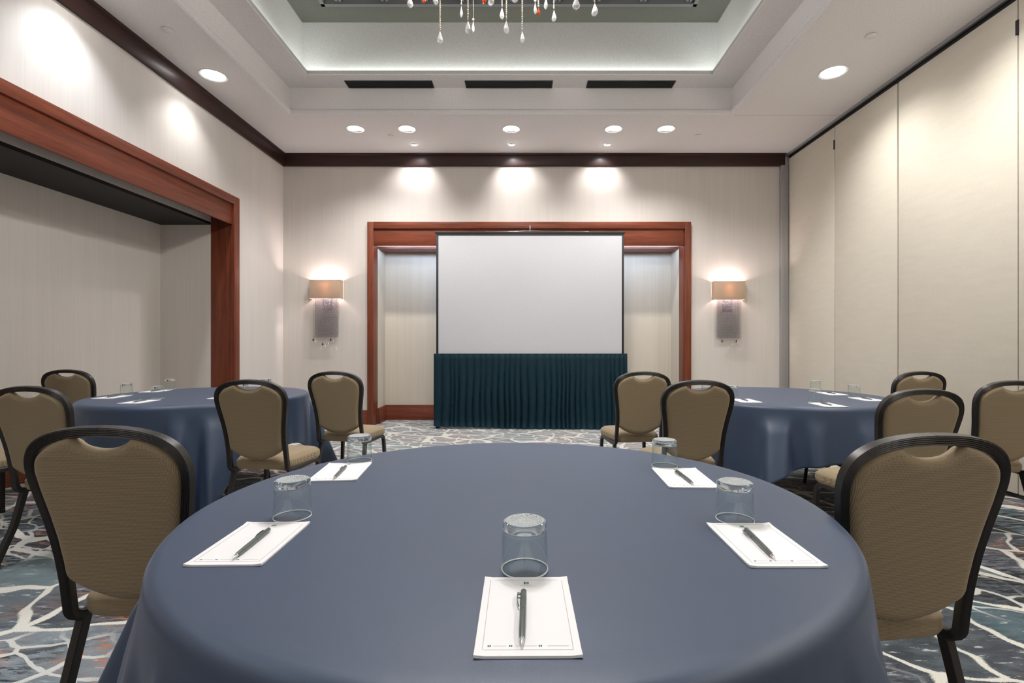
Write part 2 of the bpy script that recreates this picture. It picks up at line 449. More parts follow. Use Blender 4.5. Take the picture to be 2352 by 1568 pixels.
# crown moulding, back and left
cp = [(0, 0), (0, -.172), (.028, -.172), (.034, -.160), (.034, -.030), (.052, -.022), (.055, 0)]
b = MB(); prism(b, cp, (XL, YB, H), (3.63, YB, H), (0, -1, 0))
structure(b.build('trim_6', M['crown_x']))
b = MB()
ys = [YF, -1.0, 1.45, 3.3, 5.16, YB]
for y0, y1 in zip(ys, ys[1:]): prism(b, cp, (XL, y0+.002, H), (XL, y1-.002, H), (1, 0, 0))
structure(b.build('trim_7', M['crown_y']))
# baseboards
bp = [(0, 0), (.030, 0), (.030, .118), (.024, .128), (.024, .140), (.020, .146), (.020, .214), (.014, .226), (0, .226)]
b = MB(); prism(b, bp, (XL, YB, 0), (cx0, YB, 0), (0, -1, 0)); prism(b, bp, (cx1, YB, 0), (3.56, YB, 0), (0, -1, 0))
prism(b, bp, (NX0, ND1, 0), (NX1, ND1, 0), (0, -1, 0))
prism(b, bp, (NX0, ND0, 0), (NX0, ND1, 0), (1, 0, 0)); prism(b, bp, (NX1, ND0, 0), (NX1, ND1, 0), (-1, 0, 0))
structure(b.build('baseboard_back', M['wood_x']))
b = MB(); prism(b, bp, (XL, AY1+.095, 0), (XL, YB, 0), (1, 0, 0)); prism(b, bp, (XL, YF, 0), (XL, AY0-.095, 0), (1, 0, 0))
prism(b, bp, (AX, AY0, 0), (AX, AY1, 0), (1, 0, 0)); prism(b, bp, (AX, AY1, 0), (AJ, AY1, 0), (0, -1, 0))
structure(b.build('baseboard_left', M['wood_y']))

# right side: operable partition of fabric panels hung from a ceiling track
pw = structure(empty('wall_right', (XR, 2, 0)))
edges = [6.985, 5.94, 4.94, 3.735, 2.52, 1.30, .10, -1.10, -2.30, -3.4, YF]
for i, (a, c) in enumerate(zip(edges, edges[1:])):
    b = MB(); g = .016 if i % 2 == 0 else .008
    b.box(0, .09, c-2+.003, a-2-g, .035, H-.075, 0, .004)
    if i % 2 == 0 and i > 0:
        pass
    p = b.build('panel', M['partition'], pw)
for y in (5.94, 3.735, 1.30):
    b = MB(); b.box(-.007, .01, y-2-.012, y-2+.012, 3.46, 3.57, 0, .003)
    b.build('hinge', M['black'], pw)
b = MB(); b.box(.02, .08, YF-2, 4.98, .0, .04)
b.build('floor_seal', M['black'], pw)
b = MB(); b.box(.015, .2, YF-2, 4.98, H-.08, H-.04, 0); b.box(-.02, .005, YF-2, 4.98, H-.03, H, 1); b.box(.0, .2, YF-2, 4.98, H-.04, H-.0, 0)
b.build('track', [M['black'], M['alu']], pw)
b = MB(); b.box(.018, .088, YF-2, 4.985, .04, H-.08); b.build('seam_gasket', M['black'], pw)
b = MB(); b.box(-.115, -.055, 4.94, 5.0, 0, H-.17, 0, .004); b.box(-.050, -.004, 4.955, 5.0, 0, H-.05, 0, .004)
b.build('wall_jamb', M['alu'], pw)
b = MB(); b.box(XR+.1, XR+.2, YF, YB, 0, H)
structure(b.build('wall_right_core', M['wall'])).name = 'wall_outer'
# hairline joint in the soffit, right of the tray
b = MB(); b.box(ox1+.02, XR-.02, 5.795, 5.801, H-.0012, H+.001); structure(b.build('trim_8', M['tray']))

# ------------------------------------------------------------------ ceiling fittings
def vent(x0, x1, label):
    e = empty('air_vent', ((x0+x1)/2, 5.712, Z1)); w = (x1-x0)/2; d = .078
    tag(e, label, 'air vent', 'linear air vents on the tray ledge')
    b = MB()
    b.box(-w, w, -d, -d+.012, -.008, 0, 0, .002); b.box(-w, w, d-.012, d, -.008, 0, 0, .002)
    b.box(-w, -w+.012, -d, d, -.008, 0, 0, .002); b.box(w-.012, w, -d, d, -.008, 0, 0, .002)
    b.build('vent_frame', M['black_vent'], e)
    b = MB()
    for k in range(5):
        y = -d+.024+k*.027
        b.box(-w+.012, w-.012, y-.006, y+.006, -.005, 0, 0)
    b.box(-w+.01, w-.01, -d+.01, d-.01, -.001, 0, 0)
    b.build('vent_slats', M['black_vent'], e)
vent(-2.027, -1.038, 'black linear air vent on the ceiling ledge, leftmost of three')
vent(-.671, .323, 'black linear air vent on the ceiling ledge, middle of three')
vent(.715, 1.709, 'black linear air vent on the ceiling ledge, rightmost of three')

def spot(loc, power, size, blend, col=(1, .97, .955), target=None, radius=.05):
    l = bpy.data.lights.new('lamp', 'SPOT'); l.energy = power; l.spot_size = R_(size); l.spot_blend = blend
    l.color = col; l.shadow_soft_size = radius
    o = bpy.data.objects.new('downlight_or_fill_lamp', l); COL.objects.link(o); o.location = loc
    d = Vector(target) - Vector(loc) if target else Vector((0, 0, -1))
    o.rotation_euler = d.to_track_quat('-Z', 'Y').to_euler()
    return o
def downlight(x, y, d, label, kicker, group, name='recessed_downlight'):
    e = empty(name, (x, y, H)); tag(e, label, 'downlight', group); r = d/2
    b = MB(); b.lathe([(r, 0), (r, -.005), (r*.97, -.008), (r*.84, -.004), (r*.80, 0)], 36); b.build('trim_ring', M['white'], e)
    b = MB(); b.lathe([(0, -.003), (r*.5, -.0035), (r*.81, -.002)], 32)
    b.build('lens', M['lens'], e)
    if kicker:
        b = MB(); pts = []; sg = 10
        for k in range(sg+1):
            a = PI*(.18 + .64*k/sg); pts.append((r*.8*math.cos(a), r*.8*math.sin(a)))
        vs = [(p[0], p[1], -.004) for p in pts] + [(p[0]*.55, p[1]*.25-r*.05, -.018) for p in pts]
        b.add(vs, [[k, k+1, sg+2+k, sg+1+k] for k in range(sg)]); b.build('reflector_flap', M['white'], e)
    return e
names5 = ['first round downlight from the left in the row before the back wall', 'second round downlight from the left in the row before the back wall',
          'round downlight in the middle of the row before the back wall', 'second round downlight from the right in the row before the back wall',
          'first round downlight from the right in the row before the back wall']
for x, nm in zip((-2.076, -1.443, -.161, 1.10, 1.749), names5):
    downlight(x, 6.17, .225, nm, True, 'round downlights before the back wall')
    spot((x, 6.15, H-.03), 48, 128, .9, (1, .97, .955))
for x, tx, nm, pw_ in ((-1.459, -1.52, 'small aimed spotlight in the soffit near the back wall, leftmost of three', 34), (-.167, -.10, 'small aimed spotlight in the soffit near the back wall, middle of three', 38), (1.101, 1.06, 'small aimed spotlight in the soffit near the back wall, rightmost of three', 34)):
    e = empty('gimbal_spotlight', (x, 6.63, H)); tag(e, nm, 'spotlight', 'small aimed spotlights by the back wall')
    b = MB(); b.lathe([(.060, 0), (.060, -.004), (.046, -.007), (.042, 0)], 28); b.build('trim_ring', M['white'], e)
    xf = Matrix.Rotation(R_(12), 4, 'X')
    b = MB(); b.lathe([(0, -.014), (.030, -.014), (.036, -.018), (.040, -.004), (.036, .012)], 24, 0, xf); b.build('lamp_head', M['white'], e)
    b = MB(); b.lathe([(0, -.022), (.036, -.0195), (.038, -.016)], 20, 0, xf); b.build('lens', M['lens_cool'], e)
    spot((x, 6.655, H-.035), pw_*.40, 100, 1.0, (1, .955, .95), (tx, 7.0, 3.30), .02)
left_names = ['round downlight in the left soffit nearest the back wall', 'second round downlight from the back wall in the left soffit', 'third round downlight from the back wall in the left soffit',
              'fourth round downlight from the back wall in the left soffit', 'fifth round downlight from the back wall in the left soffit', 'sixth round downlight from the back wall in the left soffit']
right_names = [s.replace('left', 'right') for s in left_names]
for i, y in enumerate((4.937, 3.62, 2.30, .98, -.34, -1.66)):
    downlight(-3.065, y, .258, left_names[i], False, 'round downlights along the left soffit')
    spot((-3.065, y, H-.03), (21, 31, 40, 36, 30, 26)[i], 112, .9, (.92, .95, 1.0) if i else (1, .97, .955), None, .04)
for i, y in enumerate((4.88, 3.56, 2.24, .92, -.40, -1.72)):
    downlight(3.01, y, .265, right_names[i], False, 'round downlights along the right soffit')
    spot((3.01, y, H-.03), (42, 44, 48, 46, 36, 30)[i], 144, .9, (1, .965, .935))
for x in (-1.9, -.16, 1.6):
    spot((x, -3.2, H-.03), 50, 140, .9)  # unseen fill lamps added behind the camera, without fittings

def sprinkler(x, y, d, label):
    b = MB(); r = d/2
    b.lathe([(0, -.012), (r*.9, -.012), (r, -.009), (r, -.003), (r*.8, -.003), (r*.8, .006)], 28)
    o = b.build('ceiling_sprinkler_cap', M['white'], None, 38, (x, y, H)); tag(o, label, 'sprinkler cap', 'flush sprinkler caps in the soffit')
sprinkler(-3.007, 4.217, .088, 'flat white sprinkler cap in the left soffit by the big downlight')
sprinkler(2.976, 4.294, .088, 'flat white sprinkler cap in the right soffit by the big downlight')
sprinkler(-1.694, 6.365, .07, 'flat white sprinkler cap in the back soffit above the left wall lamp')
sprinkler(2.21, 6.35, .07, 'flat white sprinkler cap in the back soffit above the right wall lamp')

# lattice panel under the tray top
e = empty('lattice_panel', (-.16, 2.3, Z2)); tag(e, 'grey lattice panel with zigzag bars under the raised ceiling', 'ceiling panel')
lw, ll = 1.97, 2.97
b = MB()
b.box(-lw, lw, -ll, -ll+.04, -.05, 0); b.box(-lw, lw, ll-.04, ll, -.05, 0)
b.box(-lw, -lw+.04, -ll, ll, -.05, 0); b.box(lw-.04, lw, -ll, ll, -.05, 0)
b.build('panel_frame', plain('lattice_grey', (.13, .13, .13), .5), e)
b = MB(); r2 = random.Random(3)
ny = 9; row = 2*ll/ny
for j in range(ny):
    y0 = -ll + j*row; x = -lw
    up = True
    while x < lw - .05:
        w = r2.uniform(.14, .34); x2 = min(x+w, lw)
        p0 = Vector((x, y0 if up else y0+row, -.03)); p1 = Vector((x2, y0+row if up else y0, -.03))
        d = (p1-p0).normalized(); nrm = Vector((-d.y, d.x, 0))*.014
        b.add([p0-nrm, p0+nrm, p1+nrm, p1-nrm, p0-nrm+Vector((0, 0, .028)), p0+nrm+Vector((0, 0, .028)), p1+nrm+Vector((0, 0, .028)), p1-nrm+Vector((0, 0, .028))],
              [[0, 1, 2, 3], [4, 5, 6, 7], [0, 1, 5, 4], [1, 2, 6, 5], [2, 3, 7, 6], [3, 0, 4, 7]])
        up = not up; x = x2
    b.box(-lw, lw, y0-.012, y0+.012, -.03, -.002)
b.build('lattice_bars', bpy.data.materials['lattice_grey'], e)
b = MB(); b.box(-lw+.02, lw-.02, -ll+.02, ll-.02, -.004, 0); b.build('backing_sheet', plain('lattice_back', (.34, .35, .35), .4), e)

# chandelier: ring frames on a stem, strands of beads ending in cut drops
CHX, CHY = -.08, 2.5; CZ = Z2-.052
e = empty('chandelier', (CHX, CHY, CZ)); tag(e, 'crystal chandelier with hanging bead strands, clear and orange drops', 'chandelier')
b = MB(); b.lathe([(0, 0), (.14, 0), (.14, -.02), (.10, -.045), (0, -.05)], 36); b.build('canopy', M['chrome'], e)
b = MB(); b.tube([(0, 0, -.04), (0, 0, -1.12)], .014, 12); b.build('stem', M['chrome'], e)
ZR = 3.56 - CZ
def hoop(mb, r, z, t=.012):
    mb.lathe([(r-t, z-t), (r+t, z-t), (r+t, z+t), (r-t, z+t)], 64, 0, None, True)
b = MB(); hoop(b, .62, ZR); hoop(b, .40, ZR); hoop(b, .18, ZR)
for q in (.07, .125, .235, .29, .345, .455, .51, .565): hoop(b, q, ZR, .004)
for k in range(6):
    a = PI*k/6; c, s = math.cos(a), math.sin(a)
    b.tube([(-.62*c, -.62*s, ZR), (.62*c, .62*s, ZR)], .007, 6)
b.build('ring_frame', M['chrome'], e)
for k in range(8):
    a = 2*PI*k/8 + .2; x, y = .30*math.cos(a), .30*math.sin(a)
    b = MB(); b.lathe([(.011, 0), (.011, .05), (.014, .055), (0, .055)], 12, 0, Matrix.Translation((x, y, ZR+.01))); s_ = b.build('candle_socket', M['chrome'], e)
    b = MB(); b.lathe([(0, 0), (.012, .004), (.017, .022), (.010, .045), (0, .058)], 14, 0, Matrix.Translation((x, y, ZR+.066))); b.build('bulb', M['bulb'], s_)
def drop_mesh(mb, x, y, ztip, ln, wd, rot, flat=.55):
    """almond cut drop, faceted"""
    sg = 8
    prof = [(0, 0), (.32, .10), (.5, .28), (.40, .50), (.20, .76), (.07, .95), (0, 1)]
    xf = Matrix.Translation((x, y, ztip)) @ Matrix.Rotation(rot, 4, 'Z') @ Matrix.Diagonal((wd, wd*flat, ln, 1))
    mb.lathe(prof, sg, 0, xf)
# (px, py of the tip in the room, drop width in m, orange?)
tips = [(942, 18.8, 2.45, .030, 0), (974, 7.7, 2.6, .022, 1), (1000.6, 12, 2.4, .028, 0), (1010.6, 100.6, 2.45, .028, 0), (1059.6, 41, 2.6, .018, 0),
        (1074.7, 77.4, 2.4, .034, 0), (1086.8, 75, 2.65, .016, 0), (1112, 8.8, 2.35, .026, 1), (1127.7, 14.4, 2.3, .036, 0), (1153, 45, 2.62, .025, 0),
        (1163, 77.4, 2.4, .031, 0), (1182, 6.6, 2.3, .035, 0), (1199.6, 99.5, 2.5, .024, 0), (1229.4, 33, 2.6, .022, 0), (1237, 35, 2.4, .020, 1),
        (1253.8, 22, 2.55, .026, 0), (1272.5, 51, 2.55, .027, 0), (1323.4, 23, 2.3, .036, 0), (1366, 37.6, 2.4, .039, 0)]
strands = [((u-1204)/1150*Y, Y, 1.16+(788-v)/1150*Y, w, o) for u, v, Y, w, o in tips]
r3 = random.Random(11)
for k in range(34):
    a = r3.uniform(0, 2*PI); rr = r3.choice((.18, .40, .62)); 
    x, y = CHX+rr*math.cos(a), CHY+rr*math.sin(a)
    zmin = 1.16+(788+40)/1150*y
    strands.append((x, y, max(zmin, r3.uniform(2.95, 3.25)), r3.uniform(.02, .036), 1 if k % 6 == 0 else 0))
for i, (x, y, zt, w, org) in enumerate(strands):
    ln = .062 if not org else .034
    lx, ly, lz = x-CHX, y-CHY, zt-CZ
    b = MB(); z = lz+ln+.004; top = ZR
    b.tube([(lx, ly, lz+ln-.002), (lx, ly, top)], .0008, 5)
    if i % 7 == 6 and i < 19:
        b.lathe([(.004, -.001), (.006, 0), (.004, .001), (.003, 0)], 10, 0, Matrix.Translation((lx, ly, z+.004)) @ Matrix.Rotation(PI/2, 4, 'X'), True)
    else:
        while z < top-.01:
            rb = .0042 if (int(z*1000) % 3) else .0034
            b.lathe([(0, 0), (rb*.8, rb*.45), (rb, rb), (rb*.8, rb*1.55), (0, rb*2)], 8, 0, Matrix.Translation((lx, ly, z)))
            z += rb*2.25
    s_ = b.build('bead_strand', M['pearl'], e, 30)
    b = MB(); drop_mesh(b, lx, ly, lz, ln, w, r3.uniform(-.9, .9)); d_ = b.build('orange_drop' if org else 'crystal_drop', M['orange'] if org else M['crystal'], s_, 5)
for k in range(4):
    a = PI/4 + k*PI/2
    l = bpy.data.lights.new('lamp', 'SPOT'); l.energy = 46; l.spot_size = R_(166); l.spot_blend = .25; l.color = (1, .97, .94); l.shadow_soft_size = .08
    o = bpy.data.objects.new('chandelier_lamp', l); COL.objects.link(o); o.location = (CHX+.42*math.cos(a), CHY+.42*math.sin(a), 3.72)

l = bpy.data.lights.new('lamp', 'SPOT'); l.energy = 50; l.spot_size = R_(112); l.spot_blend = .9; l.color = (1, .96, .92); l.shadow_soft_size = .15
o = bpy.data.objects.new('chandelier_down_lamp', l); COL.objects.link(o); o.location = (CHX, CHY, 3.50)
l = bpy.data.lights.new('lamp', 'POINT'); l.energy = 26; l.color = (1, .97, .94); l.shadow_soft_size = .12
o = bpy.data.objects.new('chandelier_core_lamp', l); COL.objects.link(o); o.location = (CHX, CHY, 3.70)
# cove strips behind the lip of the raised tray
def cove(x, y, lx, ly):
    l = bpy.data.lights.new('lamp', 'AREA'); l.shape = 'RECTANGLE'; l.size = lx; l.size_y = ly; l.energy = COVE*max(lx, ly); l.color = (.95, 1, .96)
    o = bpy.data.objects.new('cove_lamp', l); COL.objects.link(o); o.location = (x, y, Z1+.03); o.rotation_euler = (PI, 0, 0)
COVE = 1.15
xm, ym = (ix0+ix1)/2, (iy0+iy1)/2
cove(xm, iy1+.055, ix1-ix0, .03); cove(xm, iy0-.055, ix1-ix0, .03)
cove(ix0-.055, ym, .03, iy1-iy0); cove(ix1+.055, ym, .03, iy1-iy0)

# ------------------------------------------------------------------ wall sconces
def sconce(xc, ztop, label, sgn):
    e = empty('wall_sconce', (xc, YB, ztop)); tag(e, label, 'wall lamp', 'bead wall lamps on the back wall')
    w, h, d = .215, .257, .105
    b = MB(); b.box(-.07, .07, -.012, 0, -.42, -.05, 0, .003); b.tube([(0, -.01, -.12), (0, -.055, -.12)], .008, 8); b.build('back_plate', M['chrome'], e)
    b = MB(); t = .004                                    # open top and bottom
    b.box(-w, w, -d, -d+t, -h, 0, 0, .0015); b.box(-w, -w+t, -d+t, -.002, -h, 0); b.box(w-t, w, -d+t, -.002, -h, 0)
    for z in (-.006, -h):                                 # rolled rims
        b.box(-w-.002, w+.002, -d-.002, -d+t+.002, z, z+.006, 0)
    b.build('lamp_shade', M['shade'], e)
    b = MB(); bw = .158
    r4 = random.Random(5+int(sgn))
    for k in range(22):
        x = -bw + 2*bw*k/21
        for yy in (-.092, -.034):
            z = -h+.03; end = -.785 + r4.uniform(-.006, .006)
            b.tube([(x, yy, z), (x, yy, end)], .0008, 4)
            while z > end:
                b.lathe([(0, -.0055), (.0046, -.0028), (.0046, .0028), (0, .0055)], 5, 0, Matrix.Translation((x + r4.uniform(-.0006, .0006), yy, z)) @ Matrix.Rotation(r4.uniform(0, 1), 4, 'Z'))
                z -= .0125
    b.box(-bw-.004, bw+.004, -.095, -.089, -.792, -.787, 0)
    b.box(-bw-.004, bw+.004, -.095, -.089, -h+.03, -h+.036, 0)
    bc = b.build('bead_curtain', M['bead'], e, 10); bc['kind'] = 'stuff'
    am = [(-.165, -.845), (-.035, -.905), (.075, -.845)] if sgn < 0 else [(-.10, -.845), (.095, -.845)]
    for x, z in am:
        b = MB(); b.tube([(x, -.092, z+.03), (x, -.092, -.785)], .0007, 4)
        drop_mesh(b, x, -.092, z, .045, .026, .3, .8); b.build('amber_drop', M['amber'], e, 8)
    for k, x in enumerate((-.13, -.06, .0, .045, .115, .15)):
        z = -.86 - .035*((k*7) % 4)
        b = MB(); b.tube([(x, -.092, z+.03), (x, -.092, -.785)], .0006, 4)
        drop_mesh(b, x, -.092, z, .04, .016, .8, .7); b.build('clear_drop', M['crystal'], e, 8)
    b = MB(); b.lathe([(0, -.03), (.016, -.022), (.022, 0), (.012, .03), (0, .036)], 16, 0, Matrix.Translation((0, -.055, -.125))); b.build('bulb', M['bulb'], e)
    l = bpy.data.lights.new('lamp', 'POINT'); l.energy = 7.5; l.color = (1, .86, .86); l.shadow_soft_size = .03
    o = bpy.data.objects.new('sconce_lamp', l); COL.objects.link(o); o.location = (xc, YB-.055, ztop-.085)
    l = bpy.data.lights.new('lamp', 'POINT'); l.energy = 2.5; l.color = (1, .84, .90); l.shadow_soft_size = .03
    o = bpy.data.objects.new('sconce_lamp', l); COL.objects.link(o); o.location = (xc, YB-.060, ztop-.19)
sconce(-2.745, 2.034, 'tan shaded wall lamp with bead curtain, left of the screen', -1)
sconce(2.832, 2.016, 'tan shaded wall lamp with bead curtain, right of the screen', 1)

# LED strip behind the niche header
b = MB(); b.box(NX0+.05, NX1-.05, YB+.035, YB+.05, HS+.022, HS+.032)
o = b.build('led_strip', M['led']); tag(o, 'cool white light strip hidden behind the wooden niche header', 'light strip')
for x0, x1 in ((NX0+.06, .06), (.06, NX1-.06)):
    l = bpy.data.lights.new('lamp', 'AREA'); l.shape = 'RECTANGLE'; l.size = x1-x0; l.size_y = .02; l.energy = 4.5; l.color = (.55, .72, 1.0)
    o = bpy.data.objects.new('strip_lamp', l); COL.objects.link(o); o.location = ((x0+x1)/2, YB+.06, HS+.014)
    o.rotation_euler = Vector((0, 1, -.42)).to_track_quat('-Z', 'Y').to_euler()

# ------------------------------------------------------------------ projection screen with its skirt
e = empty('projection_screen', (.08, 6.84, 0)); tag(e, 'large white projection screen with black border and dark teal pleated skirt', 'projection screen')
sx0, sx1 = -1.173-.08, 1.334-.08
b = MB(); b.box(sx0, sx1, 0, .006, .98, 2.631); b.build('screen_surface', M['screen'], e)
b = MB()
b.box(sx0-.028, sx0, -.004, .02, .95, 2.64, 0, .002); b.box(sx1, sx1+.028, -.004, .02, .95, 2.64, 0, .002)
b.box(sx0-.028, sx1+.028, -.004, .02, 2.631, 2.665, 0, .002)
b.build('screen_border', M['black'], e)
b = MB(); b.box(sx0-.045, sx1+.045, -.010, .028, 2.662, 2.682, 0, .004)
b.build('top_bar', M['black'], e)
b = MB(); b.tube([(-.62, .01, 2.684), (-.15, .01, 2.690), (0, .01, 2.702), (.15, .01, 2.694), (.80, .01, 2.684)], .004, 8); b.build('tension_wire', M['chrome'], e)
b = MB(); b.tube([(0, .04, .03), (0, .04, 2.74), (0, .012, 2.765), (0, .008, 2.72)], .008, 8); b.build('support_pole', M['alu'], e)
for x in (sx0-.014, sx1+.014):
    b = MB(); b.tube([(x, .012, .95), (x, .012, .02)], .014, 10); b.box(x-.02, x+.02, -.02, .16, 0, .025, 0, .004); b.build('leg', M['black'], e)
b = MB(); kx0, kx1 = -1.227-.08, 1.400-.08; nx, nz = 420, 26
r5 = random.Random(2); ph = []; x = 0
cent = []
xx = kx0
while xx < kx1: cent.append(xx); xx += r5.uniform(.05, .115)
def pleat(x, d):
    """pleat depth at x, d = 0 at the shirred heading .. 1 at the hem"""
    i = 0
    while i+1 < len(cent) and cent[i+1] < x: i += 1
    a = cent[i]; c = cent[i+1] if i+1 < len(cent) else kx1+.03
    t = (x-a)/max(c-a, 1e-4); s = math.sin(PI*min(1, max(0, t)))**.7
    h = (math.sin(i*12.9898)*43758.5453) % 1.0
    return (.010+.045*d*(.35+.65*h)) * s
vs = []; fs = []
for j in range(nz+1):
    d = j/nz
    for i in range(nx+1):
        u = i/nx; x = kx0+(kx1-kx0)*u
        hem = .030*(1-smooth(.05, .55, u)) + .004
        z = 1.020 - (1.020-hem)*d
        y = -.026 - pleat(x + .006*math.sin(7*d+x*5), min(1, d*1.6)) - .05*d*smooth(.2, .9, u) - .02*smooth(.93, 1, d)
        if j == 0: y += .012
        vs.append((x, y, z))
for j in range(nz):
    for i in range(nx):
        k = j*(nx+1)+i; fs.append([k, k+1, k+nx+2, k+nx+1])
b.add(vs, fs)
b.box(kx0+.01, kx1-.01, -.028, .03, .985, 1.018, 0, .004)      # heading rail the skirt clips to
for sx in (kx0, kx1):
    b.box(sx-.004, sx+.004, -.03, .10, .03, 1.016, 0, .003)
sk = b.build('skirt', M['teal'], e, 60); sk['label'] = 'dark teal pleated skirt'

# ------------------------------------------------------------------ tables and cloths
TR, TZ = .748, .752
T_FIT = {'front': (1.022, .982)}
def table(x, y, label, fit=(1, 1)):
    e = empty('round_table', (x, y, 0)); e.scale = (fit[0], fit[1], 1); tag(e, label, 'table', 'round banquet tables')
    b = MB(); b.lathe([(0, TZ), (TR-.006, TZ), (TR, TZ-.006), (TR, TZ-.024), (TR-.006, TZ-.03), (0, TZ-.03)], 72); b.build('tabletop', M['table_top'], e)
    for sx in (-1, 1):
        for sy in (-1, 1):
            b = MB(); b.tube(catmull([(sx*.36, sy*.26, TZ-.03), (sx*.36, sy*.26, .45), (sx*.36, sy*.26, .22), (sx*.36, sy*.30, .0)], 6), .0135, 10)
            b.build('leg', M['metal'], e)
        b = MB(); b.tube([(sx*.36, -.26, .26), (sx*.36, .26, .26)], .010, 8); b.build('cross_bar', M['metal'], e)
    return e
def tablecloth(x, y, label, phi0, seed, fit=(1, 1), tuck=(), side=2.16, nf=18):
    r = random.Random(seed); na = 432
    ro = TR + .010; top = TZ + .008
    waves = [(nf, r.uniform(0, 6.28), .55), (nf*.5//1, r.uniform(0, 6.28), .30), (nf+9, r.uniform(0, 6.28), .28), (7, r.uniform(0, 6.28), .2)]
    vs = [(0, 0, top)]; fs = []; rows = []
    spec = []
    for rr in (.15, .3, .45, .55, .64, .70, .7255): spec.append(('top', rr))
    for k in range(1, 6): spec.append(('edge', k/5))
    nd = 26
    for k in range(1, nd+1): spec.append(('drop', k/nd))
    er = .030
    for kind, t in spec:
        row = []
        for i in range(na):
            a = 2*PI*i/na; c, s = math.cos(a), math.sin(a)
            p = a - phi0                                     # corners at p = 45 deg + k 90
            q = max(abs(math.cos(p)), abs(math.sin(p)))
            L = side/2/q - ro                                # length hanging down here
            corner = smooth(.05, .95, abs(math.sin(2*p)))
            if kind == 'top': rad, z = t, top
            elif kind == 'edge':
                th = t*PI/2; rad = ro-er+er*math.sin(th); z = top-er+er*math.cos(th)
            else:
                L2 = min(L*(.985-.02*corner), top-er-.006)
                d = L2*t
                w = sum(am*math.cos(n*a+ph) for n, ph, am in waves)
                w = math.tanh(2.2*w)*.5+.5
                amp = (.17+.24*corner)
                tk = max([max(0, 1-abs((math.degrees(a)-q_+180) % 360-180)/26) for q_ in tuck] or [0]); tk = min(1, tk*1.8)
                amp *= 1-.9*tk
                prog = smooth(0, .14, d)
                out = d*(.11+.04*corner)*(1-.9*tk) + amp*(w-.30)*d*prog
                rad = ro + max(out, -.05*d)
                # swing fullness sideways so folds lean
                z = top-er-d*(1-.02*corner*w)
            row.append(len(vs)); vs.append((rad*c*fit[0], rad*s*fit[1], z))
        rows.append(row)
    for i in range(na): fs.append([0, rows[0][i], rows[0][(i+1) % na]])
    for A, B in zip(rows, rows[1:]):
        for i in range(na): fs.append([A[i], A[(i+1) % na], B[(i+1) % na], B[i]])
    b = MB(); b.add(vs, fs); o = b.build('tablecloth', M['navy'], None, 75, (x, y, 0))
    sm = o.modifiers.new('thickness', 'SOLIDIFY'); sm.thickness = .0015; sm.offset = -1
    tag(o, label, 'tablecloth', 'navy tablecloths'); return o
T_MAIN, T_LEFT, T_RIGHT = (-.032, 1.298), (-2.50, 3.90), (1.97, 3.86)
table(*T_MAIN, 'round banquet table under navy cloth nearest the camera, front centre', T_FIT['front'])
table(*T_LEFT, 'round banquet table under navy cloth beside the left alcove')
table(*T_RIGHT, 'round banquet table under navy cloth beside the right partition')
tablecloth(*T_MAIN, 'large navy cloth on the front centre table with five pads', R_(215-45), 4, T_FIT['front'], (164, 8))
tablecloth(*T_LEFT, 'navy cloth on the table beside the left alcove', R_(300-45), 9, (1, 1), (214, 328, 271, 2))
tablecloth(*T_RIGHT, 'navy cloth on the table beside the right partition', R_(222-45), 15, (1, 1), (324, 207, 5))

